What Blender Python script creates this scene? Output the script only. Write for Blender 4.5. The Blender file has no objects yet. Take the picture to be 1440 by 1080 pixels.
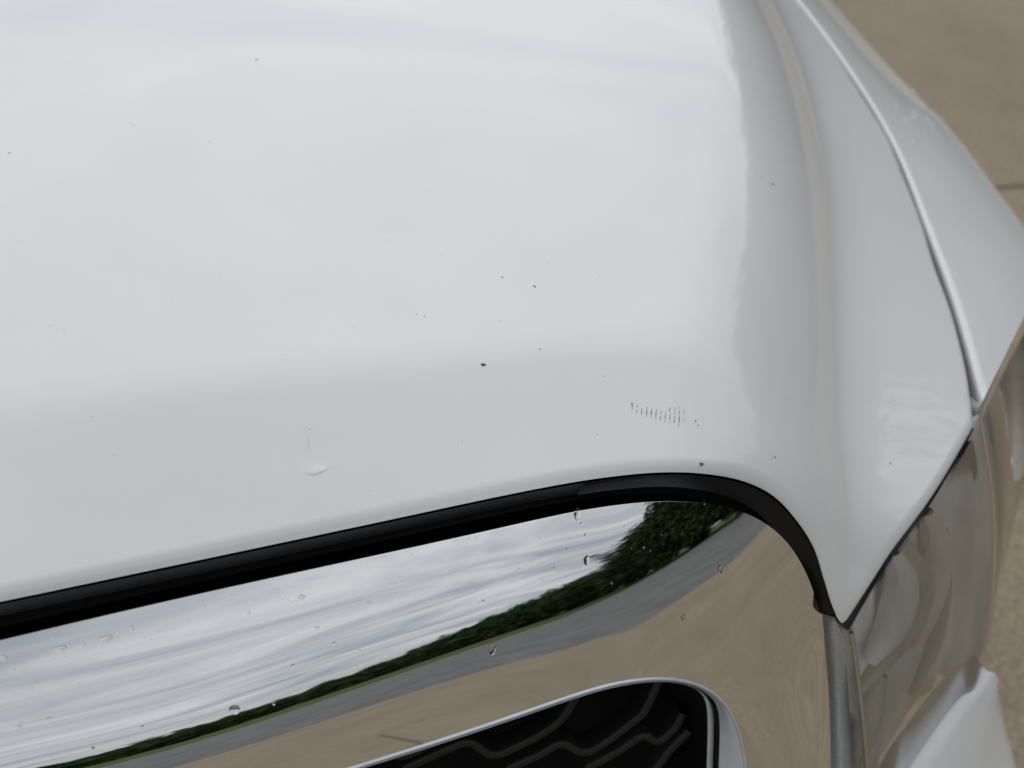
import bpy, bmesh, math, random
import numpy as np
from mathutils import Vector, Matrix
from mathutils.geometry import delaunay_2d_cdt

random.seed(7); rng = np.random.default_rng(7)
scn = bpy.context.scene
COL = scn.collection

# ------------------------------------------------------------------ camera
F_PX, PITCH, YAW = 1200.0, math.radians(40), math.radians(8)
DV = np.array([math.sin(YAW)*math.cos(PITCH), math.cos(YAW)*math.cos(PITCH), -math.sin(PITCH)])
RV = np.array([math.cos(YAW), -math.sin(YAW), 0.0])
UV = np.cross(RV, DV)
CAM = np.array([0, 0.065, 0.965]) - 0.34*DV
cd = bpy.data.cameras.new('camera'); cam = bpy.data.objects.new('camera', cd); COL.objects.link(cam)
M = Matrix.Identity(4)
for i in range(3):
    M[i][0], M[i][1], M[i][2], M[i][3] = RV[i], UV[i], -DV[i], CAM[i]
cam.matrix_world = M
cd.sensor_width = 36; cd.lens = 36*F_PX/1440; cd.clip_start = 0.01; cd.clip_end = 3000
cd.dof.use_dof = True; cd.dof.focus_distance = 0.335; cd.dof.aperture_fstop = 8.5
scn.camera = cam

# ------------------------------------------------------------------ sky, sun, exposure
SUN_EL, SUN_AZ = math.radians(48), math.radians(8)      # azimuth from +Y towards +X: bright cloud behind the car
SUN_DIR = Vector((math.sin(SUN_AZ)*math.cos(SUN_EL), math.cos(SUN_AZ)*math.cos(SUN_EL), math.sin(SUN_EL)))
w = bpy.data.worlds.new('World'); scn.world = w; w.use_nodes = True
nt = w.node_tree; N = nt.nodes; L = nt.links; N.clear()
def nd(t, **k):
    n = N.new(t)
    for a, b in k.items(): setattr(n, a, b)
    return n
def mth(op, a, b=None, clamp=False):
    n = nd('ShaderNodeMath', operation=op, use_clamp=clamp)
    for i, v in enumerate((a, b)):
        if v is None: continue
        if isinstance(v, (int, float)): n.inputs[i].default_value = v
        else: L.new(v, n.inputs[i])
    return n.outputs[0]
sky = nd('ShaderNodeTexSky', sky_type='NISHITA', sun_disc=False, sun_elevation=SUN_EL, sun_rotation=SUN_AZ)
tc = nd('ShaderNodeTexCoord'); sp = nd('ShaderNodeSeparateXYZ'); L.new(tc.outputs['Generated'], sp.inputs[0])
zc = mth('MAXIMUM', sp.outputs['Z'], 0.0)
den = mth('ADD', zc, 0.10)
cx = mth('DIVIDE', sp.outputs['X'], den); cy = mth('DIVIDE', sp.outputs['Y'], den)
cb = nd('ShaderNodeCombineXYZ')
L.new(mth('MULTIPLY', cx, 0.55), cb.inputs[0]); L.new(mth('MULTIPLY', cy, 1.15), cb.inputs[1])
n1 = nd('ShaderNodeTexNoise'); n1.inputs['Scale'].default_value = 1.3; n1.inputs['Detail'].default_value = 7; n1.inputs['Roughness'].default_value = .62; n1.inputs['Distortion'].default_value = .8
L.new(cb.outputs[0], n1.inputs['Vector'])
rp = nd('ShaderNodeValToRGB')
rp.color_ramp.elements[0].position = .36; rp.color_ramp.elements[0].color = (.55, .595, .655, 1)
rp.color_ramp.elements[1].position = .64; rp.color_ramp.elements[1].color = (1.13, 1.145, 1.165, 1)
L.new(n1.outputs['Fac'], rp.inputs[0])
grad = mth('ADD', mth('MULTIPLY', zc, 2.9), 5.7)        # overcast: brighter overhead
sunv = nd('ShaderNodeVectorMath', operation='DOT_PRODUCT'); sunv.inputs[1].default_value = SUN_DIR; L.new(tc.outputs['Generated'], sunv.inputs[0])
glow = mth('MULTIPLY', mth('POWER', mth('MAXIMUM', sunv.outputs['Value'], 0.0), 5.0), 8.5)
lum = mth('ADD', grad, glow)
cl = nd('ShaderNodeVectorMath', operation='SCALE'); L.new(rp.outputs[0], cl.inputs[0]); L.new(lum, cl.inputs['Scale'])
mix = nd('ShaderNodeMix', data_type='RGBA'); mix.inputs[0].default_value = 0.93
L.new(sky.outputs[0], mix.inputs[6]); L.new(cl.outputs[0], mix.inputs[7])
bg = nd('ShaderNodeBackground'); bg.inputs[1].default_value = 0.10; L.new(mix.outputs[2], bg.inputs[0])
L.new(bg.outputs[0], nd('ShaderNodeOutputWorld').inputs[0])
sd = bpy.data.lights.new('sun', 'SUN'); sd.energy = 0.5; sd.angle = math.radians(150); sd.color = (1, .985, .96)
sun = bpy.data.objects.new('sun', sd); COL.objects.link(sun)
sun.rotation_euler = (-SUN_DIR).to_track_quat('-Z', 'Y').to_euler(); sun.location = (0, 0, 20)
scn.view_settings.view_transform = 'Standard'; scn.view_settings.look = 'None'
scn.view_settings.gamma = 1; scn.view_settings.use_curve_mapping = False
scn.view_settings.exposure = 0.0
scn.cycles.max_bounces = 8; scn.cycles.transparent_max_bounces = 12

# ------------------------------------------------------------------ materials
class Mat:
    def __init__(s, name):
        s.m = bpy.data.materials.new(name); s.m.use_nodes = True
        s.t = s.m.node_tree; s.b = s.t.nodes['Principled BSDF']; s.out = s.t.nodes['Material Output']
    def n(s, t, **k):
        x = s.t.nodes.new(t)
        for a, b in k.items():
            if a in x.inputs: x.inputs[a].default_value = b
            else: setattr(x, a, b)
        return x
    def l(s, a, b): s.t.links.new(a, b)
    def set(s, **k):
        for a, b in k.items(): s.b.inputs[a.replace('_', ' ')].default_value = b
        return s
    def noise(s, scale, detail=4, rough=.5, coord='Object', stretch=None):
        t = s.n('ShaderNodeTexCoord'); n = s.n('ShaderNodeTexNoise', Scale=scale, Detail=detail, Roughness=rough)
        if stretch:
            mp = s.n('ShaderNodeMapping'); mp.inputs['Scale'].default_value = stretch
            s.l(t.outputs[coord], mp.inputs[0]); s.l(mp.outputs[0], n.inputs['Vector'])
        else: s.l(t.outputs[coord], n.inputs['Vector'])
        return n.outputs['Fac']
    def ramp(s, f, *stops):
        r = s.n('ShaderNodeValToRGB'); e = r.color_ramp.elements
        while len(e) < len(stops): e.new(.5)
        for x, (p, c) in zip(e, stops):
            x.position = p; x.color = tuple(c)+(1,) if not isinstance(c, (int, float)) else (c, c, c, 1)
        s.l(f, r.inputs[0]); return r.outputs[0]
    def bump(s, f, strength, dist):
        b = s.n('ShaderNodeBump', Strength=strength, Distance=dist); s.l(f, b.inputs['Height']); s.l(b.outputs[0], s.b.inputs['Normal'])

def mat_paint():
    a = Mat('white_clearcoat_paint').set(Roughness=.45, Coat_Weight=1.0, Coat_Roughness=.011, Coat_IOR=1.5, Specular_IOR_Level=.25)
    c = a.ramp(a.noise(9, 5, .6), (.3, (.675, .68, .672)), (.7, (.705, .707, .697)))
    a.l(c, a.b.inputs['Base Color'])
    n = a.noise(900, 2, .5)                              # orange peel
    b = a.n('ShaderNodeBump', Strength=.02, Distance=.0002); a.l(n, b.inputs['Height']); a.l(b.outputs[0], a.b.inputs['Coat Normal'])
    return a.m
def mat_chrome():
    a = Mat('polished_chrome').set(Metallic=1.0, Base_Color=(.84, .84, .84, 1))
    a.l(a.ramp(a.noise(35, 6, .65), (.35, .012), (.8, .05)), a.b.inputs['Roughness'])
    return a.m
def mat_plain(name, col, rough, spec=.5, metal=0., bump=None):
    a = Mat(name).set(Base_Color=tuple(col)+(1,), Roughness=rough, Specular_IOR_Level=spec, Metallic=metal)
    c = a.n('ShaderNodeMix', data_type='RGBA'); c.inputs[6].default_value = tuple(x*.8 for x in col)+(1,); c.inputs[7].default_value = tuple(min(1, x*1.15) for x in col)+(1,)
    a.l(a.noise(60, 5, .6), c.inputs[0]); a.l(c.outputs[2], a.b.inputs['Base Color'])
    if bump: a.bump(a.noise(bump[0], 3), bump[1], bump[2])
    return a.m
PAINT, CHROME = mat_paint(), mat_chrome()
RUBBER = mat_plain('black_rubber', (.022, .022, .0225), .6, .4, bump=(2500, .25, .0002))
GLOSSBLACK = mat_plain('gloss_black_plastic', (.007, .007, .008), .36, .35)
BLACK = mat_plain('matte_black_plastic', (.004, .004, .004), .8, .15)
MESHGREY = mat_plain('satin_grille_plastic', (.010, .0095, .009), .5, .35, bump=(3000, .3, .0002))
CHIP = mat_plain('dark_chip', (.11, .105, .10), .8, .2)
GAPSEAL = mat_plain('green_black_seal', (.010, .018, .018), .5, .4)

# ------------------------------------------------------------------ mesh helpers
def mesh_obj(name, verts, faces, mat, parent=None, smooth=True, normals=None):
    me = bpy.data.meshes.new(name); me.from_pydata([tuple(map(float, v)) for v in verts], [], [tuple(map(int, f)) for f in faces])
    me.materials.append(mat)
    if smooth: me.polygons.foreach_set('use_smooth', [True]*len(me.polygons))
    me.update()
    if normals is not None: me.normals_split_custom_set_from_vertices([tuple(map(float, n)) for n in normals])
    o = bpy.data.objects.new(name, me); COL.objects.link(o)
    if parent: o.parent = parent
    return o
def grid_faces(nu, nv, flip=False, off=0):
    f = []
    for i in range(nu-1):
        for j in range(nv-1):
            a, b, c, d = i*nv+j, (i+1)*nv+j, (i+1)*nv+j+1, i*nv+j+1
            f.append((a+off, d+off, c+off, b+off) if flip else (a+off, b+off, c+off, d+off))
    return f
def loft(name, rows, mat, parent=None, flip=False):
    rows = np.asarray(rows); nu, nv = rows.shape[:2]
    return mesh_obj(name, rows.reshape(-1, 3), grid_faces(nu, nv, flip), mat, parent)
def tag(o, label=None, cat=None, group=None, kind=None):
    for k, v in (('label', label), ('category', cat), ('group', group), ('kind', kind)):
        if v: o[k] = v
    return o
def spline(P, n):
    """Catmull-Rom through P, resampled to n points of equal arc length"""
    P = np.asarray(P, float); Q = np.vstack([2*P[0]-P[1], P, 2*P[-1]-P[-2]]); out = []
    for i in range(1, len(Q)-2):
        p0, p1, p2, p3 = Q[i-1:i+3]
        d = [max(1e-9, np.linalg.norm(b-a)**.5) for a, b in ((p0, p1), (p1, p2), (p2, p3))]
        m1 = (p2-p1) + d[1]*((p1-p0)/d[0] - (p2-p0)/(d[0]+d[1])); m2 = (p2-p1) + d[1]*((p3-p2)/d[2] - (p3-p1)/(d[1]+d[2]))
        t = np.linspace(0, 1, 40, endpoint=False)[:, None]
        out.append((2*t**3-3*t**2+1)*p1 + (t**3-2*t**2+t)*m1 + (-2*t**3+3*t**2)*p2 + (t**3-t**2)*m2)
    out.append(P[-1:]); A = np.vstack(out)
    return resample(A, n)
def resample(A, n):
    s = np.r_[0, np.cumsum(np.linalg.norm(np.diff(A, axis=0), axis=1))]; t = np.linspace(0, s[-1], n)
    return np.stack([np.interp(t, s, A[:, k]) for k in range(A.shape[1])], 1)
def ray(px, py):
    v = DV + RV*((px-720)/F_PX) - UV*((py-540)/F_PX); return v/np.linalg.norm(v)
def at_z(px, py, z):
    v = ray(px, py); return CAM + v*((z-CAM[2])/v[2])
def tube(name, P, r, mat, parent, seg=10):
    P = np.asarray(P); T = np.gradient(P, axis=0); T /= np.linalg.norm(T, axis=1)[:, None]
    up = np.array([0, 0, 1.0]); rows = []
    r = np.broadcast_to(r, len(P))
    for p, t, rr in zip(P, T, r):
        a = np.cross(t, up); a /= np.linalg.norm(a); b = np.cross(a, t)
        rows.append([p + rr*(a*math.cos(k) + b*math.sin(k)) for k in np.linspace(0, 2*math.pi, seg+1)])
    return loft(name, rows, mat, parent)

# ------------------------------------------------------------------ the shape of the bonnet: height over plan
def sp_(t, wd): return wd*np.logaddexp(0, -t/wd)         # slope 0 -> -1 as t goes from + to -
def softmin(a, b, k): return -k*np.logaddexp(-a/k, -b/k)
CT = 1.5
def Zc(x, y):
    e = .027 + .115*(softmin(x, .05, .02)-.05)
    k_ = 1/(1+np.exp(-(x-.075)/.012))                    # the corner ahead of the flank falls away more steeply
    return .966 + .085*(y-.087) - .30*sp_(y-.087-.095*softmin(x, 0., .03), .0042+.034/(1+np.exp(-(x-.115)/.014))) - (.52+CT*k_)*sp_(y-(e-.018+.020*k_), .008) - .10*((x+.35)**2 - .35**2)
SW, TS = .088, .88
def lateral(s, y):
    k = np.clip((y+.065)/.09, .5, 1)                      # the flank grows shallower towards the tip
    q = np.clip((s+SW)/SW, 0, 1)
    Lf = -TS*SW*(q**2.2)/2.2
    s2 = np.maximum(s, 0)
    Lr = -TS*SW/2.2 - .17*s2 - .24*.0009*(1-np.exp(-s2/.0009)) - .47*.013*(1-np.exp(-s2/.013))
    return k*np.where(s <= 0, Lf, Lr)
def hit(px, py, fn):
    v = ray(px, py); lo, hi = .05, 2.5
    ts = np.linspace(lo, hi, 500); g = CAM[2]+ts*v[2] - fn(CAM[0]+ts*v[0], CAM[1]+ts*v[1])
    i = np.argmax(g < 0); i = max(i, 1) if (g < 0).any() else len(ts)-1
    a, b = ts[i-1], ts[i]
    for _ in range(40):
        m = (a+b)/2
        if CAM[2]+m*v[2] - fn(CAM[0]+m*v[0], CAM[1]+m*v[1]) > 0: a = m
        else: b = m
    return CAM + v*a
VAL_PX = [(1050, -60), (1093, 20), (1120, 80), (1140, 147), (1153, 207), (1164, 277), (1168, 333), (1173, 403), (1174, 493), (1175, 580), (1180, 653), (1183, 701), (1187, 754), (1190, 820), (1190, 880)]
kd = lambda y: np.clip((y+.065)/.09, .5, 1)
VAL = np.array([hit(px, py, lambda x, y: Zc(x, y) - kd(y)*TS*SW/2.2) for px, py in VAL_PX])
o_ = np.argsort(VAL[:, 1]); VY, VX = VAL[o_, 1], VAL[o_, 0]
VY = np.r_[VY[0]-.1, VY, VY[-1]+.6]; VX = np.r_[VX[0]-.02, VX, VX[-1]+.10]
yy_ = np.linspace(VY[0], VY[-1], 600); xx_ = np.interp(yy_, VY, VX)
for _ in range(3): xx_ = np.convolve(np.pad(xx_, 12, mode='edge'), np.ones(25)/25, 'valid')
def xval(y): return np.interp(y, yy_, xx_)
def H0(x, y): return Zc(x, y) + lateral(x-xval(y), y)

FRONT_PX = [(-700, 985), (-300, 909), (0, 848), (210, 804), (480, 747), (760, 688), (850, 673), (923, 666), (984, 667), (1045, 678), (1086, 698), (1118, 731), (1143, 770), (1157, 812), (1168, 848), (1177, 870)]
TIP_PX = [(1177, 870), (1183, 877), (1190, 873)]
HEAD_PX = [(1190, 873), (1222, 824), (1251, 779), (1308, 702), (1345, 642), (1362, 612)]
CRN_PX = [(1362, 612), (1366, 603), (1366, 588)]
SHUT_PX = [(1366, 588), (1357, 527), (1337, 447), (1313, 380), (1295, 320), (1271, 257), (1247, 200), (1213, 143), (1180, 90), (1147, 43), (1113, 0), (1062, -60), (990, -130)]
Hrim = lambda x, y: H0(x, y) - RR*1.15
RR = .0038
FRONT = np.array([hit(*p, Hrim) for p in spline(FRONT_PX, 260)])
def extend(P, dist, n):                                  # carry a curve on towards the far side of the car, bowing slightly
    t = P[0]-P[6]; t /= np.linalg.norm(t); k = np.linspace(1, 0, n, endpoint=False)[:, None]*dist
    return np.vstack([P[0]+t*k + np.array([0, .12, 0])*k*k, P])
FRONT = extend(FRONT, .40, 40)
TIP = np.array([hit(*p, Hrim) for p in spline(TIP_PX, 14)])
HEAD = np.array([hit(*p, Hrim) for p in spline(HEAD_PX, 70)])
CRN = np.array([hit(*p, Hrim) for p in spline(CRN_PX, 14)])
SHUT = np.array([hit(*p, Hrim) for p in spline(SHUT_PX, 130)])
REAR_Y = SHUT[-1, 1]; LEFT_X = FRONT[0, 0]
EDGE = np.vstack([FRONT, TIP[1:], HEAD[1:], CRN[1:], SHUT[1:]])         # the free edge of the bonnet
EXY = EDGE[:, :2]
def edge_dist(P):
    A, B = EXY[:-1], EXY[1:]; D = B-A; LL = (D**2).sum(1)
    out = np.empty(len(P))
    for i in range(0, len(P), 2000):
        p = P[i:i+2000][:, None, :]
        t = np.clip(((p-A)*D).sum(2)/LL, 0, 1); q = A+t[..., None]*D
        out[i:i+2000] = np.sqrt(((p-q)**2).sum(2)).min(1)
    return out
DENT = hit(441, 640, H0); DV2 = hit(441, 655, H0)
def dent(x, y):
    """a finger-tip dent: a shallow basin with a sharp curved lip on its front side and a short crease behind it"""
    u_ = (x-DENT[0])*1000; v_ = (y-DENT[1])*1000          # mm; v towards the windscreen
    r_ = np.hypot(u_, v_*1.0)
    lip = 1/(1+np.exp(np.clip(-(v_+7.6-.075*(u_-1.0)**2 - .18*u_)/.10, -60, 60)))           # 1 behind the curved lip, 0 in front
    basin = .00050*np.exp(-((u_-1.6)/4.4)**2-((v_+6.9)/2.3)**2)*lip - .00022*np.exp(-(u_**2+(v_-2)**2)/30.0)
    crease = -.00040*np.exp(-((u_+1.0+.12*v_)/.40)**2)*np.exp(-((v_-3.6)/3.6)**2)
    return basin + crease
def Hf(P, d=None):
    d = edge_dist(P) if d is None else d
    t = np.clip(RR-d, 0, RR)
    return H0(P[:, 0], P[:, 1]) + dent(P[:, 0], P[:, 1]) - (RR - np.sqrt(np.maximum(RR*RR-t*t, 0)))

car = bpy.data.objects.new('white_car', None); COL.objects.link(car); car.location = (0, 0, 0)
tag(car, 'white car front corner with chrome grille surround, dented bonnet and clear headlight', 'car')

# bonnet panel: triangulated over its plan, finer at the edge, the flank crease and the dent
from math import hypot
poly = np.vstack([EXY, [[LEFT_X, REAR_Y]]])
def inside(P):
    x, y = P[:, 0], P[:, 1]; r = np.zeros(len(P), bool); n = len(poly)
    for i in range(n):
        (x1, y1), (x2, y2) = poly[i], poly[(i+1) % n]
        c = ((y1 > y) != (y2 > y)); 
        if y1 != y2: r ^= c & (x < (x2-x1)*(y-y1)/(y2-y1)+x1)
    return r
def build_hood():
    pts = []
    T = np.gradient(EXY, axis=0); T /= np.linalg.norm(T, axis=1)[:, None]; Nn = np.stack([-T[:, 1], T[:, 0]], 1)
    rings = [.00004, .00025, .0006, .0011, .0017, .0024, .0031, .0038, .0048]
    for d in rings:
        q = EXY + Nn*d; k = np.abs(edge_dist(q)-d) < d*.04+1e-6; pts.append(q[k & inside(q)])
    gx, gy = np.meshgrid(np.arange(LEFT_X+.003, .45, .0042), np.arange(-.06, REAR_Y-.002, .0042))
    g = np.stack([gx.ravel(), gy.ravel()], 1) + rng.uniform(-.0004, .0004, (gx.size, 2))
    dd = edge_dist(g); s = g[:, 0]-xval(g[:, 1])
    du, dv = np.abs(g[:, 0]-DENT[0]), np.abs(g[:, 1]-DENT[1])
    k = inside(g) & (dd > .006) & ~((s > -.005) & (s < .013)) & ~((du < .016) & (dv < .018)); pts.append(g[k])
    ys = np.arange(-.055, REAR_Y-.002, .003)
    for s in (-.004, -.0025, -.0012, -.0004, .0004, .0012, .0024, .004, .006, .0085, .0115):
        q = np.stack([xval(ys)+s, ys], 1); pts.append(q[inside(q) & (edge_dist(q) > .0055)])
    a, b = np.meshgrid(np.arange(-.0155, .0156, .00035), np.arange(-.0175, .0176, .00035))
    q = np.stack([a.ravel()+DENT[0], b.ravel()+DENT[1]], 1); pts.append(q)
    P = np.vstack(pts); nb = len(poly)
    V = [Vector(p) for p in poly] + [Vector(p) for p in P]
    E = [(i, (i+1) % nb) for i in range(nb)]
    vo, eo, fo, *_ = delaunay_2d_cdt(V, E, [], 1, 1e-7)
    X = np.array([tuple(v) for v in vo]); d = edge_dist(X); z = Hf(X, d)
    h = 2e-5
    gx = (Hf(X+[h, 0])-Hf(X-[h, 0]))/(2*h); gy = (Hf(X+[0, h])-Hf(X-[0, h]))/(2*h)
    nr = np.stack([-gx, -gy, np.ones(len(X))], 1)
    # outward direction at the free edge, so the rim shades as a rolled hem
    verts = np.column_stack([X, z]); nr /= np.linalg.norm(nr, axis=1)[:, None]
    zr = d < 6e-5
    for i in np.where(zr)[0]:
        j = np.argmin(((EXY-X[i])**2).sum(1)); nr[i] = (-Nn[j][0]*.99, -Nn[j][1]*.99, .1)
    faces = [tuple(f) for f in fo]
    # hem: the edge rolls on underneath
    base = len(verts); ne = len(EXY); hv, hn = [], []
    angs = [0, 25, 50, 75, 90]
    ez = Hf(EXY, np.zeros(ne))
    for a in angs:
        r_ = math.radians(a)
        off = RR*(1-math.cos(r_))
        hv.append(np.column_stack([EXY+Nn*off, ez-RR*math.sin(r_)])); hn.append(np.column_stack([-Nn*math.cos(r_), np.full(ne, -math.sin(r_)+.001)]))
    hv.append(np.column_stack([EXY+Nn*.022, ez-RR-.001])); hn.append(np.column_stack([Nn*0, -np.ones(ne)]))
    verts = np.vstack([verts]+hv); nr = np.vstack([nr]+hn)
    faces += grid_faces(len(hv), ne, flip=True, off=base)
    return mesh_obj('hood', verts, faces, PAINT, car, normals=nr)
hood = build_hood(); hood['label'] = 'white bonnet with a small dent, stone chips and a row of scratch ticks'

# ------------------------------------------------------------------ grille surround (chrome)
OUT_PX = [(-700, 1058), (-300, 973), (0, 901), (187, 856), (400, 809), (633, 760), (760, 730), (821, 717), (880, 709), (923, 704.5), (988, 705), (1037, 716), (1074, 732), (1106, 758), (1127, 791), (1143, 825), (1153, 864), (1159, 901), (1166, 966), (1170, 1080), (1166, 1250), (1150, 1500)]
OUT_Z = [0.94014, 0.9407, 0.94116, 0.94172, 0.9432, 0.94422, 0.94343, 0.94206, 0.94025, 0.939, 0.93379, 0.92528, 0.91655, 0.90385, 0.88899, 0.87266, 0.85395, 0.83388, 0.80031, 0.75189, 0.68975, 0.61842]
INN_PX = [(-620, 1475), (-240, 1322), (40, 1221), (220, 1166), (419, 1103), (618, 1043), (730, 1004), (790, 983.5), (841, 966.5), (872, 960), (902, 955), (939, 953), (972, 958), (996, 969), (1008, 978), (1017, 987), (1025, 999), (1033, 1012), (1044, 1048), (1050, 1080), (1056, 1230), (1050, 1480)]
INN_Z = [0.86461, 0.86779, 0.87096, 0.87391, 0.87561, 0.87697, 0.87901, 0.88015, 0.88004, 0.87901, 0.87686, 0.87221, 0.86529, 0.85804, 0.85134, 0.84556, 0.83876, 0.82946, 0.81086, 0.79124, 0.73488, 0.66503]
LEAN_OUT = [16.4, 14.3, 12.2, 10.4, 10.7, 11.9, 11.9, 12.3, 12.5, 10.3, 6.7, 4.9, 3.4, 1.0, -1.0, -1.1, -0.1, 1.8, 3.7, 4.9, 5.8, 6.7]
LEAN_INN = [10.6, 12.0, 13.5, 14.6, 13.9, 11.3, 9.1, 6.9, 3.6, 1.6, 2.9, 4.9, 5.5, 5.8, 7.3, 11.4, 17.0, 22.4, 25.6, 26.1, 25.9, 25.7]
OUT3 = np.array([at_z(*p, z) for p, z in zip(OUT_PX, OUT_Z)]); INN3 = np.array([at_z(*p, z) for p, z in zip(INN_PX, INN_Z)])
def param_spline(P, n, t=None):
    P = np.asarray(P, float); k = len(P); u_ = np.linspace(0, k-1, n); Q = np.vstack([2*P[0]-P[1], P, 2*P[-1]-P[-2]])
    i = np.minimum(u_.astype(int), k-2); f = (u_-i)[:, None]; p0, p1, p2, p3 = Q[i], Q[i+1], Q[i+2], Q[i+3]
    return .5*(2*p1 + (p2-p0)*f + (2*p0-5*p1+4*p2-p3)*f*f + (3*p1-p0-3*p2+p3)*f**3)
def smooth_rows(A, n, w_):
    for _ in range(n):
        B = A.copy(); B[1:-1] = A[1:-1] + w_*((A[:-2]+A[2:])/2-A[1:-1]); A = B
    return A
NS = 240
A3 = smooth_rows(param_spline(OUT3, NS), 110, .5); B3 = smooth_rows(param_spline(INN3, NS), 110, .5)
def frame_profile(A, B, bo, bi, nv=26):
    """dome between outer edge A and inner edge B: end tangents lean by bo / bi degrees from the chord"""
    Tn = np.gradient((A+B)/2, axis=0); Tn /= np.linalg.norm(Tn, axis=1)[:, None]
    ch = B-A; Lc = np.linalg.norm(ch, axis=1)[:, None]
    nrm = np.cross(ch/Lc, Tn); nrm /= np.linalg.norm(nrm, axis=1)[:, None]
    nrm *= np.sign(nrm@np.array([.3, -1, .3]))[:, None]
    t = np.linspace(0, 1, nv)[None, :, None]
    m0 = (ch + nrm*Lc*np.tan(np.radians(bo))[:, None])[:, None]; m1 = (ch - nrm*Lc*np.tan(np.radians(bi))[:, None])[:, None]
    return (2*t**3-3*t**2+1)*A[:, None] + (t**3-2*t**2+t)*m0 + (-2*t**3+3*t**2)*B[:, None] + (t**3-t**2)*m1, nrm
XN = 24
sm1 = lambda L_: smooth_rows(param_spline(np.array(L_)[:, None], NS-XN), 110, .5)[:, 0]
A3, B3 = extend(A3, .40, XN), extend(B3, .40, XN); NS += XN
FR, FN = frame_profile(A3, B3, np.r_[np.full(XN, LEAN_OUT[0]), sm1(LEAN_OUT)], np.r_[np.full(XN, LEAN_INN[0]), sm1(LEAN_INN)])
surround = loft('grille_surround', FR, CHROME, car)
surround['label'] = 'broad polished chrome band around the grille, mirroring sky, trees and paving'
# return edge of the band down into the gap
inw = B3-A3; inw /= np.linalg.norm(inw, axis=1)[:, None]
loft('band_edge', np.stack([A3, A3 - inw*.00012 - FN*.0004, A3 + inw*.001 - FN*.004, A3+inw*.004-FN*.016], 1), CHROME, surround, flip=True)
# inner lip: a fine bright bead and the wall running into the opening
cen = np.array([at_z(700, 1300, .80)])
SATIN = mat_plain('sky_tinted_trim', (.62, .66, .71), .28, .6, metal=.25)  # pale blue-grey puts the sky reflection of the inner lip into the colour
tube('lip_bead', B3 + FN*.0001, .0006, SATIN, surround, 10)
IN2 = [(x, y+3) for x, y in INN_PX[:12]] + [(972, 961.5), (994, 975), (1003, 984), (1008.5, 993), (1011, 1005), (1012.5, 1019), (1012, 1056), (1009.5, 1088), (1012, 1240), (1006, 1490)]
wl = np.array([0.]*12 + [.1, .4, .7, .85, .95, 1, 1, 1, 1, 1])
def inner(px, dpx, dz): return extend(smooth_rows(param_spline([at_z(x-q*w_, y, z-dz) for (x, y), z, w_, q in zip(px, INN_Z, wl, [dpx]*len(wl))], NS-XN), 110, .5), .40, XN)
C3 = inner(IN2, 0, .009); D3 = inner(IN2, 8.5, .013); E3 = inner(IN2, 10, .020); F3 = inner(IN2, 17, .0195)
loft('opening_wall', np.stack([B3+(C3-B3)*t + FN*.0012*math.sin(math.pi*t) for t in np.linspace(0, 1, 8)], 1), SATIN, surround)
loft('inner_rim', np.stack([C3, C3*.5+D3*.5, D3, E3], 1), CHROME, surround)
loft('rim_edge', np.stack([E3, E3*.5+F3*.5+FN*.001, F3], 1), SATIN, surround)
# black inner shroud, backing, wavy bars
VW = np.array([.12, .62, -.77])
loft('grille_shroud', np.stack([F3, F3+VW*.01+np.array([-.002, 0, 0]), F3+VW*.03+np.array([-.008, 0, 0]), F3+VW*.06+np.array([-.014, 0, 0])], 1), GLOSSBLACK, car)
yv, zv = -.02, .0
back = np.array([[(x, .070+.45*(z-.86), z) for x in np.linspace(-.80, .10, 8)] for z in np.linspace(.30, .92, 6)])
loft('radiator_cover', back, BLACK, car)

# seal between bonnet and chrome
S0 = EDGE[:270]
def under(P, back_, down): 
    T = np.gradient(P[:, :2], axis=0); T /= np.linalg.norm(T, axis=1)[:, None]; n_ = np.stack([-T[:, 1], T[:, 0]], 1)
    Q = P.copy(); Q[:, :2] += n_*np.asarray(back_); Q[:, 2] -= np.ravel(down); return Q
e_z = FRONT.copy()
iend = np.argmin(np.abs(np.array([720 + F_PX*((p-CAM)@RV)/((p-CAM)@DV) for p in FRONT]) - 832))
SEALP = FRONT[:iend]
loft('hood_seal', np.stack([under(SEALP, .012, .000), under(SEALP, .0022, .0008), under(SEALP, .0013, .0016), under(SEALP, .0014, .0050), under(SEALP, .0017, .0084), under(SEALP, .0034, .0098), under(SEALP, .014, .0105)], 1), RUBBER, car, flip=True)
def to_px(P):
    q = np.asarray(P)-CAM; z_ = q@DV; return np.stack([720+F_PX*(q@RV)/z_, 540-F_PX*(q@UV)/z_], -1)
HE = np.vstack([FRONT, TIP[1:6]]); hp = to_px(HE); ap = to_px(A3)
jm = np.maximum.accumulate(np.array([np.argmin(((ap-h_)**2).sum(1)) for h_ in hp]))
jm = smooth_rows(jm[:, None].astype(float), 20, .5)[:, 0]
G1 = np.stack([np.interp(jm, np.arange(NS), A3[:, k]) for k in range(3)], 1); GN = np.stack([np.interp(jm, np.arange(NS), FN[:, k]) for k in range(3)], 1); GI = np.stack([np.interp(jm, np.arange(NS), inw[:, k]) for k in range(3)], 1)
tq = np.clip((len(HE)-np.arange(len(HE)))/50., .15, 1)[:, None]
G0 = under(HE, .003+.002*tq, .0015)
def gap_rows(i0, i1, f0, f1, dep, n=9):
    """a channel between the bonnet edge and the chrome, from fraction f0 to f1 of the gap and dep deep"""
    R_ = []
    for t in np.linspace(f0, f1, n):
        e_ = (t-f0)/(f1-f0); R_.append((G0 + (G1-GN*.009+GI*.003-G0)*t - GN*dep*(math.sin(math.pi*min(1, e_*.5+.0))+.0) - np.array([0, 0, .0]))[i0:i1])
    return np.stack(R_, 1)
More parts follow.
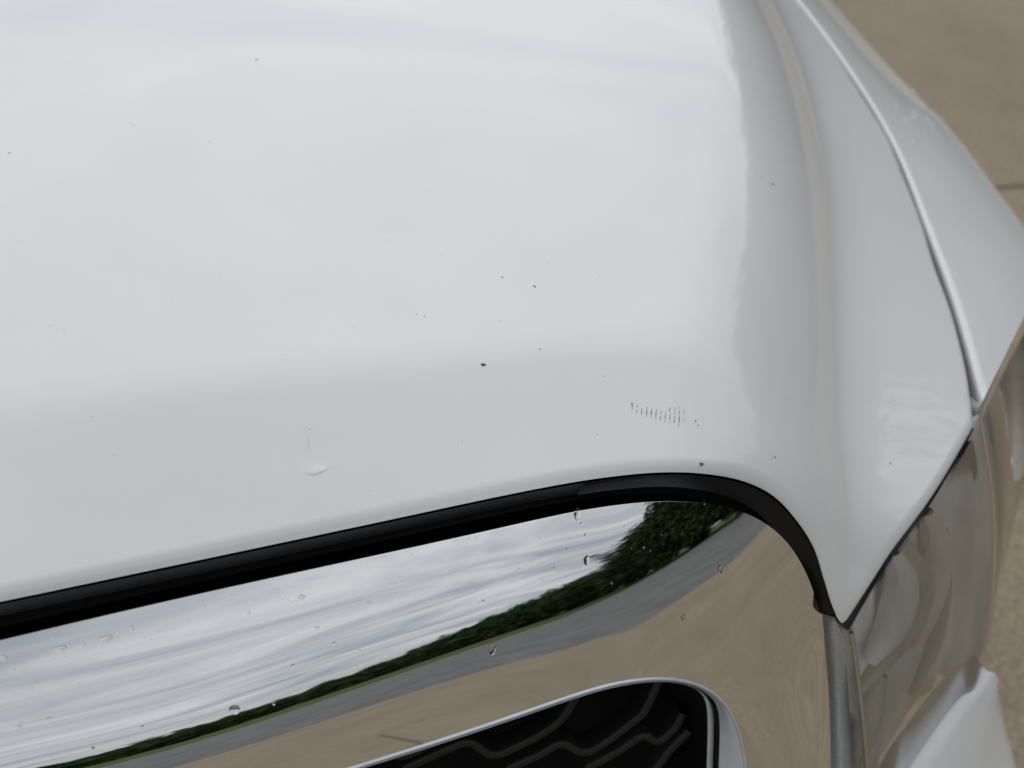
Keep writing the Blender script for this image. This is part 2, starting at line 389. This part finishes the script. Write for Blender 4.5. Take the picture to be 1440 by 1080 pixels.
loft('slam_panel', gap_rows(0, len(HE), 0, 1.02, .014), BLACK, car)
ie = iend-1
loft('corner_seal', gap_rows(ie, len(HE)-4, 0, .62, .003), GLOSSBLACK, car)

def plane_pt(px, py, y0=.028, lean=.45):
    """point on the plane of the wavy bars, which leans like the grille face"""
    v = ray(px, py); t = (y0 + lean*(CAM[2]-.86) - CAM[1])/(v[1] - lean*v[2]); return CAM+v*t
BARS = [
 [(568, 1083), (610, 1064), (650, 1046), (664, 1045), (690, 1065), (702, 1064), (760, 1036), (791, 1014), (814, 976), (822, 950)],
 [(714, 1083), (760, 1063), (786, 1047), (796, 1047), (818, 1061), (830, 1060), (864, 1038), (906, 1005), (925, 965), (932, 945)],
 [(826, 1082), (868, 1060), (900, 1038), (910, 1036), (924, 1045), (930, 1044), (950, 1026), (962, 1005)],
 [(905, 1112), (925, 1080), (940, 1060), (957, 1042), (970, 1030)],
]
def bar(P, th=.0042, dp=.012):
    P = smooth_rows(resample(np.array([plane_pt(*p) for p in P]), 48), 2, .5); T = np.gradient(P, axis=0); T /= np.linalg.norm(T, axis=1)[:, None]
    nf = np.array([0, -.91, .41]); rows = []
    for p, t in zip(P, T):
        a = np.cross(nf, t); a /= np.linalg.norm(a); h_ = th/2
        rows.append([p+a*h_-nf*dp, p+a*h_-nf*.0008, p+a*h_*.7, p-a*h_*.7, p-a*h_-nf*.0008, p-a*h_-nf*dp])
    loft('grille_bar', rows, MESHGREY, car)
for b in BARS: bar(b)
for k in range(1, 10): bar([(x-132*k, y+k*1.5) for x, y in BARS[0]])          # the same wave goes on towards the middle of the grille
for dx, dy in ((44, 165), (88, 330)):
    for k in range(-1, 10): bar([(x-132*k+dx, y+dy) for x, y in BARS[0]])

# ------------------------------------------------------------------ wing (fender)
def dens(P, n): return spline(P, n)
c0 = [(1381, 566), (1346, 440), (1303, 320), (1255, 200), (1188, 90), (1121, 0), (1065, -65), (1000, -132)]
c3 = [(1476, 372), (1440, 317), (1400, 263), (1333, 177), (1253, 97), (1167, 0), (1105, -68), (1030, -140)]
NV = 60
C0 = spline(c0, NV); C3 = spline(c3, NV)
rows = []
for v in range(NV):
    a, b = C0[v], C3[v]
    p0 = hit(a[0], a[1], H0)
    r_ = []
    for t, dz in ((0, 0), (.12, -.0008), (.34, -.003), (.58, -.0065), (.80, -.0125), (.93, -.019), (1.0, -.028)):
        q = a + (b-a)*t; r_.append(at_z(q[0], q[1], p0[2]+dz))
    s = r_[-1]; r_ += [s+np.array([.001, 0, -.02]), s+np.array([-.002, 0, -.06]), s+np.array([.006, 0, -.22]), s+np.array([0, 0, -.42])]
    main = spline(r_, 46)
    # rolled edge at the shut line
    o = (main[3]-main[0]); o /= np.linalg.norm(o); dn = np.array([0, 0, -1.])
    R2 = .0044; roll = []
    for k in np.radians([90, 70, 50, 30, 10]):
        roll.append(main[0] + o*(R2 - R2*math.sin(k)) + dn*(R2-R2*math.cos(k)))
    st = main[0]+dn*(R2+.02)
    keep = [m for m in main if np.dot(m-main[0], o) > R2*1.1]
    keep = resample(np.array(keep), 44)
    rows.append(np.vstack([[st], roll, keep]))
fender = loft('fender', np.array(rows), PAINT, car, flip=True)
# front return of the wing above the headlight
fr0 = rows[0]; loft('fender_return', np.stack([fr0, fr0+np.array([-.0015, .002, -.004]), fr0+np.array([0, .03, -.02])], 1), PAINT, fender)
# dark channel under the shut line and the lamp gap
def chan(name, P, wdt, dn_):
    T = np.gradient(P[:, :2], axis=0); T /= np.linalg.norm(T, axis=1)[:, None]; n_ = np.column_stack([-T[:, 1], T[:, 0], np.zeros(len(T))])
    D = np.array([0, 0, -1.])
    loft(name, np.stack([P+n_*.006+D*.008, P+n_*.004+D*dn_, P-n_*wdt+D*dn_, P-n_*(wdt+.006)+D*(dn_+.012)], 1), GAPSEAL, car)
chan('shut_line_channel', np.vstack([CRN, SHUT[1:]]), .006, .016)

# ------------------------------------------------------------------ headlight
LT = [(1197, 889), (1228.5, 834), (1254.5, 793), (1311, 713), (1348.5, 650), (1369, 613), (1382, 585), (1402, 545), (1442, 468), (1492, 385)]
LTZ = None
LB = [(1213, 1250), (1240, 1180), (1262, 1115), (1318, 1030), (1346, 996), (1368, 984), (1384, 925), (1394, 862), (1440, 690), (1492, 560)]
LTZ = [hit(1190, 873, H0)[2]-.034, hit(1222, 824, H0)[2]-.022, hit(1251, 779, H0)[2]-.014, hit(1308, 702, H0)[2]-.008, hit(1345, 642, H0)[2]-.0045, hit(1362, 612, H0)[2]-.0045, *[rows[0][6:34][np.argmin(((to_px(rows[0][6:34])-p)**2).sum(1))][2]-.005 for p in ((1381, 566), (1398, 530), (1438, 448), (1476, 372))]]
LTZ[6] = .5*(LTZ[5]+LTZ[7])
LBZ = [.63, .663, .675, .692, .70, .705, .718, .732, .765, .79]
T3 = param_spline([at_z(*p, z) for p, z in zip(LT, LTZ)], 60); B4 = param_spline([at_z(*p, z) for p, z in zip(LB, LBZ)], 60)
def lens_rows(T3, B4, bulge, nv=24, inset=0.):
    R_ = []
    Tn = np.gradient((T3+B4)/2, axis=0)
    for a, b, t_ in zip(T3, B4, Tn):
        c = b-a; n_ = np.cross(c, t_); n_ /= np.linalg.norm(n_); n_ *= np.sign(n_@np.array([.5, -.8, .3]))
        t = np.linspace(0, 1, nv)[:, None]
        R_.append(a + c*t + n_*(4*t*(1-t)*bulge*np.linalg.norm(c) - inset))
    return np.array(R_)
he = resample(np.vstack([TIP[7:], HEAD[1:], CRN[1:]]), 60); tt = resample(T3[:36], 60)
he_in = under(he, .004, .001)
loft('headlight_gap_seal', np.stack([he_in+(0, 0, -.001), he_in*.7+tt*.3+(0, .003, -.003), he_in*.35+tt*.65+(0, .003, -.003), tt+(0, .002, -.0015)], 1), GAPSEAL, car)
headlight = bpy.data.objects.new('headlight', None); COL.objects.link(headlight); headlight.parent = car
LR = lens_rows(T3, B4, .045)
def mat_lens():
    a = Mat('clear_polycarbonate'); t = a.t; t.nodes.remove(a.b)
    f = a.n('ShaderNodeFresnel', IOR=1.58); g = a.n('ShaderNodeBsdfGlossy', Roughness=.015); tr = a.n('ShaderNodeBsdfTransparent'); tr.inputs[0].default_value = (.99, .99, .975, 1)
    m = a.n('ShaderNodeMixShader'); k = a.n('ShaderNodeMath', operation='MULTIPLY_ADD', use_clamp=True); a.l(f.outputs[0], k.inputs[0]); k.inputs[1].default_value = 1.1; k.inputs[2].default_value = .20
    a.l(k.outputs[0], m.inputs[0]); a.l(tr.outputs[0], m.inputs[1]); a.l(g.outputs[0], m.inputs[2]); a.l(m.outputs[0], a.out.inputs[0])
    return a.m
LENS = mat_lens()
loft('lens', LR, LENS, headlight, flip=True)
BEZEL = mat_plain('olive_grey_bezel', (.56, .53, .43), .4, .5)
REFL = mat_plain('satin_reflector', (.62, .61, .58), .18, .5, metal=1.0)
WARMREFL = mat_plain('warm_reflector', (.86, .76, .68), .40, .5)
INTO = np.array([.10, .93, -.30])
LAMPWHITE = mat_plain('pale_grey_lamp_plastic', (.92, .91, .87), .35, .5)
def ripple(i, j):
    return .5*math.sin(i*.42+j*.33)+.35*math.sin(i*.21-j*.5+1.)+.25*math.sin(i*.8+j*.12+2.)
NI = 40
HS = np.array([[LR[i][j] + INTO*(.026+.006*ripple(i, j))*np.clip((NI+1-i)/14, .07, 1) for j in range(LR.shape[1])] for i in range(NI)])
loft('housing', HS, LAMPWHITE, headlight)
loft('housing_wall', np.stack([LR[0], LR[0]+INTO*.010+np.array([.004, 0, 0]), HS[0]], 1), LAMPWHITE, headlight)
loft('lens_end_backing', np.array([[LR[i][j]+INTO*.0018 for j in range(LR.shape[1])] for i in range(NI-1, len(LR))]), mat_plain('tan_mirrored_ground', (.62, .55, .44), .35, .5), headlight)  # added backing sheet; its tan stands in for ground mirrored in the lens
lr_flat = LR.reshape(-1, 3); lr_px = to_px(lr_flat)
def lens_pt(px, py, inset):
    k = np.argsort(((lr_px-[px, py])**2).sum(1))[:4]; d_ = ((lr_flat[k]-CAM)@DV).mean(); v = ray(px, py); return CAM + v*(d_/(v@DV)) + INTO*inset
def fin(name, P, r, mat, inset):
    tube(name, spline([lens_pt(x, y, inset) for x, y in P], 40), r*(.35+.65*np.sin(np.linspace(.1, math.pi-.1, 40))), mat, headlight, 12)
fin('lamp_fin', [(1356, 678), (1325, 716), (1292, 748), (1278, 775), (1296, 812), (1318, 850), (1306, 905), (1272, 955), (1225, 1010)], .0075, BEZEL, .019)
fin('lamp_fin', [(1262, 812), (1240, 842), (1218, 880), (1209, 915)], .0055, BEZEL, .018)
fin('lamp_fin', [(1352, 770), (1352, 830), (1345, 890), (1330, 950), (1300, 1010)], .0045, BEZEL, .018)
fin('lamp_fin', [(1262, 985), (1245, 1030), (1230, 1075), (1222, 1120)], .0085, BEZEL, .020)
fin('light_guide', [(1276, 800), (1288, 850), (1272, 910), (1240, 960)], .0090, LAMPWHITE, .016)
fin('light_guide', [(1326, 745), (1338, 790), (1330, 860), (1308, 940)], .0090, WARMREFL, .018)
# textured seal along the inner end of the lamp
def mat_knurl():
    a = Mat('knurled_grey_seal').set(Roughness=.45, Base_Color=(.16, .165, .16, 1))
    tcn = a.n('ShaderNodeTexCoord'); v = a.n('ShaderNodeTexVoronoi', Scale=1300); a.l(tcn.outputs['Object'], v.inputs['Vector'])
    a.l(a.ramp(v.outputs['Distance'], (.2, (.52, .53, .52)), (.7, (.25, .26, .255))), a.b.inputs['Base Color']); a.bump(v.outputs['Distance'], .6, .0004)
    return a.m
KN = mat_knurl()
SL = [(1166, 862), (1170, 905), (1174, 966), (1178, 1080), (1178, 1250)]; SRt = [(1186, 892), (1189, 920), (1193, 970), (1200, 1080), (1203, 1250)]
zs = [.850, .832, .799, .752, .690]; zr = [.830, .813, .780, .731, .667]
sl = spline([at_z(*p, z) for p, z in zip(SL, zs)], 30); sr = spline([at_z(*p, z) for p, z in zip(SRt, zr)], 30)
loft('knurled_seal', np.stack([sl+[0, .01, 0], sl, sl*.6+sr*.4+[0, 0, 0], sr, sr+[.002, .012, 0]], 1), KN, headlight)
tube('lens_rim', LR[0], .0012, REFL, headlight, 8)

# ------------------------------------------------------------------ bumper corner below the lamp
b0 = spline([at_z(*p, z) for p, z in zip([(1236, 1185), (1266, 1112), (1320, 1034), (1350, 996), (1372, 975), (1388, 944)], [.674, .687, .702, .710, .716, .724])], 24)
b1 = spline([at_z(*p, z) for p, z in zip([(1270, 1190), (1308, 1120), (1340, 1050), (1360, 1003), (1378, 975), (1389, 946)], [.668, .680, .695, .706, .714, .723])], 24)
b2 = spline([at_z(*p, z) for p, z in zip([(1456, 1190), (1442, 1130), (1428, 1075), (1413, 1020), (1400, 975), (1391, 947)], [.600, .615, .635, .665, .695, .712])], 24)
b3 = b2+np.array([-.005, .01, -.06]); b4 = b2+np.array([-.01, .02, -.22])
bro = []
for i in range(24): bro.append(spline([b0[i]+np.array([.0, .02, -.004]), b0[i], b1[i], b1[i]*.5+b2[i]*.5+np.array([.003, -.003, .004]), b2[i], b3[i], b4[i]], 40))
loft('bumper', np.array(bro), PAINT, car, flip=True)

# ------------------------------------------------------------------ marks on the paint
def surf(px, py):
    p = hit(px, py, H0); h = 1e-4
    n_ = np.array([-(H0(p[0]+h, p[1])-H0(p[0]-h, p[1]))/(2*h), -(H0(p[0], p[1]+h)-H0(p[0], p[1]-h))/(2*h), 1.]); n_ /= np.linalg.norm(n_)
    return p, n_
def flake(V, Fc, p, n_, rx, ry, rot, hgt, rr=None, seg=9):
    a = np.cross(n_, [0, 1, 0]); a /= np.linalg.norm(a); b = np.cross(n_, a); c_, s_ = math.cos(rot), math.sin(rot); a, b = a*c_+b*s_, b*c_-a*s_
    o = len(V)
    for k in range(seg):
        q = 2*math.pi*k/seg; j = rng.uniform(.7, 1.2); V.append(p+a*rx*j*math.cos(q)+b*ry*j*math.sin(q)+n_*.00003)
    V.append(p+n_*hgt)
    for k in range(seg): Fc.append((o+k, o+(k+1) % seg, o+seg))
pxm = .00028                                               # metres per photograph pixel near the focus
V, Fc, V2, Fc2 = [], [], [], []
chips = [(680, 513, 3.0), (706, 390, 1.6), (752, 403, 2.0), (759, 491, 1.3), (1087, 259, 2.2), (1071, 250, .9), (987, 653, 2.6), (1090, 643, 1.3), (1085, 645, 1), (978, 592, 1.3), (982, 598, 1.2), (361, 84, 1.8), (586, 442, 1.2), (597, 445, 1.3), (13, 215, 1.4), (188, 176, 1), (295, 198, 1.1), (855, 293, .9), (605, 270, .8), (70, 458, .9), (90, 462, .8), (498, 459, .9), (545, 337, .8), (620, 360, .9), (435, 603, .9), (400, 500, .9), (850, 529, 1), (840, 611, .8), (702, 451, .9), (1258, 563, 1), (1252, 652, 1.3), (25, 340, .9), (310, 383, .7), (240, 420, .7), (130, 586, .8), (843, 388, .8), (770, 370, .7), (650, 620, .8), (905, 430, .7), (520, 690, .7), (160, 640, .7), (820, 645, .7), (1024, 555, .7), (1110, 560, .8)]
for px, py, s in chips:
    p, n_ = surf(px, py); k = np.linalg.norm(p-CAM)/F_PX
    flake(*((V, Fc) if s > 1.25 else (V2, Fc2)), p, n_, s*k*.9, s*k*1.15, rng.uniform(0, 3), .00012)
    if s > 1.9: flake(V, Fc, surf(px-2*rng.uniform(.6, 1), py-1)[0], n_, s*k*.6, s*k*.6, 1, .0001)
mesh_obj('paint_chips', V, Fc, CHIP, hood)['kind'] = 'stuff'
mesh_obj('dust_specks', V2, Fc2, mat_plain('grey_dust', (.30, .29, .27), .9, .2), hood)['kind'] = 'stuff'
V, Fc = [], []
ticks = [(889, 573, 5), (895.5, 575, 5.5), (902.5, 577, 6), (909.5, 579, 6.5), (916, 581, 6), (922.5, 582.5, 6), (929, 585, 5.5), (935.5, 587, 5.5), (942, 588.5, 6), (948.5, 590, 5.5), (955, 591.5, 7), (961, 591, 3), (942, 576, 2), (949, 577, 3.5), (955, 577.5, 5.5), (961.5, 579.5, 2), (888.5, 568, 1.5)]
for px, py, hh in ticks:
    n0 = surf(px, py)[1]
    for q in np.linspace(-hh, hh, max(3, int(hh*1.2))):
        if rng.uniform() < .08: continue
        p = hit(px-q*.10+rng.uniform(-.25, .25), py+q, H0); k = np.linalg.norm(p-CAM)/F_PX
        flake(V, Fc, p, n0, .85*k*rng.uniform(.45, 1.4)*(1-.5*abs(q/hh)), 1.5*k*rng.uniform(.6, 1.1), .1, .00005, seg=6)
mesh_obj('scratch_marks', V, Fc, CHIP, hood)['kind'] = 'stuff'

# ------------------------------------------------------------------ water spots on the chrome
def band_pt(px, py):
    """nearest point of the chrome band to an image point, with its normal"""
    q = FR.reshape(-1, 3)-CAM; zz = q@DV; X = 720+F_PX*(q@RV)/zz; Y = 540-F_PX*(q@UV)/zz
    k = np.argmin((X-px)**2+(Y-py)**2); i, j = divmod(k, FR.shape[1]); i = min(max(i, 1), NS-2); j = min(max(j, 1), FR.shape[1]-2)
    n_ = np.cross(FR[i+1, j]-FR[i-1, j], FR[i, j+1]-FR[i, j-1]); n_ /= np.linalg.norm(n_); n_ *= np.sign(n_@(CAM-FR[i, j]))
    v = ray(px, py); t = ((FR[i, j]-CAM)@n_)/(v@n_); return CAM+v*t, n_
a = Mat('water').set(Base_Color=(1, 1, 1, 1), Roughness=.0, IOR=1.33, Transmission_Weight=1.0); WATER = a.m
def drop_mesh(P, rx, ry, n_, hgt, seg=18, rings=6, tilt=0.):
    V, Fc = [], []
    a_ = np.cross([0, 0, 1.], n_); a_ /= np.linalg.norm(a_); b_ = np.cross(n_, a_)
    for i in range(rings):
        f = math.cos(i/rings*math.pi/2); hh = hgt*math.sin(i/rings*math.pi/2)
        for k in range(seg):
            q = 2*math.pi*k/seg; wob = 1+.12*math.sin(2*q+tilt)+.08*math.sin(3*q)
            V.append(P + a_*rx*f*wob*math.cos(q) + b_*ry*f*wob*math.sin(q) + n_*(hh+.00001))
    V.append(P+n_*hgt)
    for i in range(rings-1):
        for k in range(seg): Fc.append((i*seg+k, i*seg+(k+1) % seg, (i+1)*seg+(k+1) % seg, (i+1)*seg+k))
    for k in range(seg): Fc.append(((rings-1)*seg+k, (rings-1)*seg+(k+1) % seg, rings*seg))
    return V, Fc
def water_drop(px, py, rx, ry, label):
    p, n_ = band_pt(px, py); V, Fc = drop_mesh(p, rx*pxm, ry*pxm, n_, min(rx, ry)*pxm*.34)
    tag(mesh_obj('water_drop', V, Fc, WATER), label, 'water drop', 'water drops on the chrome band')
water_drop(813, 724, 6, 9, 'water drop at the top edge of the chrome band under the seal end')
water_drop(825, 788, 4.5, 7, 'water drop in the middle of the chrome band near the reflected trees')
water_drop(692, 912, 5, 9, 'pale oblong water drop low on the chrome band over the reflected road')
water_drop(148, 899, 8, 4.5, 'flat oval water spot on the left end of the chrome band')
V, Fc = [], []
sp = [(85, 912, 6, 3.5), (5, 925, 4, 3), (68, 1011, 3, 2), (28, 1022, 2, 2), (185, 884, 2.5, 4), (118, 906, 2, 1.5), (75, 897, 2, 1.5), (330, 998, 6, 7), (818, 736, 2, 2.5), (823, 752, 2, 2), (798, 772, 1.5, 2), (780, 798, 1.5, 2), (961, 868, 4, 5), (1013, 800, 4, 7), (424, 840, 5, 3), (350, 862, 2, 2), (283, 846, 2, 2), (446, 883, 3, 2), (520, 848, 3, 2), (670, 756, 2, 1.6), (660, 758, 1.5, 1.5), (200, 1022, 2, 2), (131, 1053, 2, 3), (470, 905, 3, 2), (412, 936, 2.5, 2.5), (385, 990, 2, 2), (680, 845, 2, 2), (556, 835, 2, 1.6), (905, 770, 1.5, 1.5), (860, 820, 1.5, 2), (990, 707, 3, 2.5), (730, 800, 1.2, 1.2), (640, 800, 1.6, 1.4)]
for _ in range(50):
    t = rng.uniform(0, 1); xx = rng.uniform(0, 1030); tp = np.interp(xx, [0, 480, 820, 1030], [905, 797, 720, 722]); sp.append((xx, tp+4+abs(rng.normal(0, 60)), rng.uniform(.5, 1.5), rng.uniform(.5, 1.4)))
for px, py, rx, ry in sp:
    p, n_ = band_pt(px, py); v, f = drop_mesh(p, rx*pxm, ry*pxm, n_, min(rx, ry)*pxm*.3, 10, 4, rng.uniform(0, 6)); o = len(V); V += v; Fc += [tuple(i+o for i in q) for q in f]
fv = np.array(rows)[:, 6:30].reshape(-1, 3); fpx = to_px(fv)
for _ in range(34):
    px, py = 1290+rng.normal(0, 26), 165+rng.normal(0, 26); px += (py-165)*.7
    k = np.argmin(((fpx-[px, py])**2).sum(1)); p = fv[k]; n_ = np.array([.35, -.1, .93]); n_ /= np.linalg.norm(n_)
    rr_ = rng.uniform(.0008, .0028); v, f = drop_mesh(p, rr_, rr_*1.3, n_, rr_*.6, 10, 4, rng.uniform(0, 6)); o = len(V); V += v; Fc += [tuple(i+o for i in q) for q in f]
tag(mesh_obj('water_specks', V, Fc, WATER), 'fine water specks scattered over the chrome band and the wing', 'water specks', kind='stuff')

# ------------------------------------------------------------------ setting: paving, road, verge, wood (seen directly at the right, the rest mirrored in the chrome)
def mat_concrete():
    a = Mat('tan_concrete').set(Roughness=.85, Specular_IOR_Level=.25)
    c1 = a.ramp(a.noise(1.3, 8, .65), (.3, (.262, .215, .15)), (.7, (.335, .279, .199)))
    c2 = a.ramp(a.noise(120, 3, .7), (.35, (.62, .62, .62)), (.65, (1.2, 1.18, 1.15)))
    m = a.n('ShaderNodeMix', data_type='RGBA', blend_type='MULTIPLY'); m.inputs[0].default_value = 1; a.l(c1, m.inputs[6]); a.l(c2, m.inputs[7]); a.l(m.outputs[2], a.b.inputs['Base Color'])
    a.bump(a.noise(150, 4, .6), .4, .003); return a.m
def mat_asphalt():
    a = Mat('grey_asphalt').set(Roughness=.9, Specular_IOR_Level=.25)
    c1 = a.ramp(a.noise(1.6, 9, .7, stretch=(1, .35, 1)), (.3, (.115, .112, .108)), (.7, (.20, .196, .19)))
    a.l(c1, a.b.inputs['Base Color']); a.bump(a.noise(90, 4, .6), .5, .004); return a.m
def mat_grass():
    a = Mat('mown_grass').set(Roughness=.95, Specular_IOR_Level=.1)
    a.l(a.ramp(a.noise(3, 8, .7), (.3, (.055, .07, .02)), (.7, (.11, .12, .045))), a.b.inputs['Base Color']); return a.m
CONC, ASPH, GRASS = mat_concrete(), mat_asphalt(), mat_grass()
ROAD_A = math.radians(32)                                   # the road runs across in front of the car, nearer on the right
rd = np.array([math.cos(ROAD_A), math.sin(ROAD_A), 0]); rn = np.array([math.sin(ROAD_A), -math.cos(ROAD_A), 0])
def strip(name, d0, d1, z, mat, a0=-1200, a1=1200, thick=0.):
    q = [rd*a0+rn*d0, rd*a1+rn*d0, rd*a1+rn*d1, rd*a0+rn*d1]
    o = mesh_obj(name, [p+[0, 0, z] for p in q], [(0, 3, 2, 1)], mat, smooth=False); return tag(o, kind='structure')
strip('grass_field', -1200, 1200, -.05, GRASS)
# paving slabs with open joints near the car, one sheet of the same concrete under and beyond them
pv = strip('concrete_paving', -40, 5.3, -.012, CONC, -60, 60)
SLX, SLY, GAP = 4.6, 4.4, .012
def slab_mesh():
    bm = bmesh.new(); bmesh.ops.create_cube(bm, size=1); bmesh.ops.scale(bm, vec=(SLX-GAP, SLY-GAP, .02), verts=bm.verts)
    bmesh.ops.bevel(bm, geom=[e for e in bm.edges], offset=.004, segments=2, affect='EDGES'); me = bpy.data.meshes.new('paving_slab'); bm.to_mesh(me); bm.free(); me.materials.append(CONC); return me
sm = slab_mesh(); OX, OY = 2.6, 1.90-SLY/2
for i in range(-3, 4):
    for j in range(-1, 4):
        c = np.array([OX+i*SLX, OY+j*SLY])
        if max(rn[0]*(c[0]+a_*SLX/2)+rn[1]*(c[1]+b_*SLY/2) for a_ in (-1, 1) for b_ in (-1, 1)) > 5.2: continue
        o = bpy.data.objects.new('paving_slab', sm); COL.objects.link(o); o.location = (c[0], c[1], -.0095); o.parent = pv
strip('asphalt_road', 5.3, 24, -.02, ASPH, -300, 300)
strip('road_edge_line', 23.2, 23.4, -.016, mat_plain('worn_white_line', (.5, .5, .48), .8), -300, 300)

# the wood: leaf clumps over overlapping crowns
def wood():
    V, Fc, cols = [], [], []
    crowns = []
    def add(cx, cy, h, r): crowns.append((cx, cy, h, r))
    # far along the road, nearer to the right
    for k in range(210):
        az = rng.uniform(-45, 36); el = np.interp(az, [-45, 0, 8, 12, 20, 30, 36], [2.6, 2.6, 2.9, 3.6, 5.2, 6.8, 9])
        D = np.interp(az, [-45, 0, 12, 36], [150, 110, 75, 42])*rng.uniform(1, 1.35); h = D*math.tan(math.radians(el))*rng.uniform(.75, 1.1)+.9
        add(D*math.sin(math.radians(az)), -D*math.cos(math.radians(az)), h, max(h*.45, D*.022))
    for k in range(75):                                     # bigger trees where the wood comes close
        az = rng.uniform(34, 78); D = rng.uniform(29, 38); h = D*math.tan(math.radians(np.interp(az, [34, 38, 44, 78], [10, 17, 22, 23])))*rng.uniform(.85, 1.12)+.8
        add(D*math.sin(math.radians(az)), -D*math.cos(math.radians(az)), h, h*.36)
    for k in range(175):                                    # right flank of the lot, close by
        yy = rng.uniform(-6, 60); xx = 26+rng.uniform(0, 8) - .08*yy; h = rng.uniform(10.8, 14.6); add(xx, yy, h, h*.30)
    LV = np.array([[-1, -.55, 0], [1, -.45, .1], [.9, .6, -.1], [-.8, .5, 0]])*.5
    Vs = []
    for cx, cy, h, r in crowns:
        dist = math.hypot(cx, cy); n = int(np.clip(90000/(dist+8), 420, 2200)); size = .13+dist*.0032
        u1 = rng.normal(size=(n, 3)); u1 /= np.linalg.norm(u1, axis=1)[:, None]
        lob = 1+.16*np.sin(u1[:, 0]*5+cx)+.14*np.sin(u1[:, 1]*6+cy)+.10*np.sin(u1[:, 2]*8)
        rad = rng.uniform(.5, 1, n)**.5*lob
        P = np.column_stack([cx+u1[:, 0]*r*rad, cy+u1[:, 1]*r*rad, h*.52+u1[:, 2]*h*.50*rad]); P[:, 2] = np.maximum(P[:, 2], .1)
        q, _ = np.linalg.qr(rng.normal(size=(n, 3, 3))); sz = (size*rng.uniform(.6, 1.3, n)*2)[:, None, None]
        Vs.append(P[:, None, :] + np.einsum('nij,kj->nki', q, LV)*sz)
    V = np.concatenate(Vs).reshape(-1, 3); Fc = np.arange(len(V)).reshape(-1, 4)
    a = Mat('dark_foliage').set(Roughness=.8, Specular_IOR_Level=.15)
    oi = a.n('ShaderNodeNewGeometry')
    a.l(a.ramp(oi.outputs['Random Per Island'], (0, (.018, .034, .012)), (.6, (.035, .062, .018)), (1, (.07, .10, .03))), a.b.inputs['Base Color'])
    return tag(mesh_obj('tree_line', V, Fc, a.m, smooth=False), 'dense dark green wood beyond the road, mirrored in the chrome band', 'wood', kind='stuff')
wood()
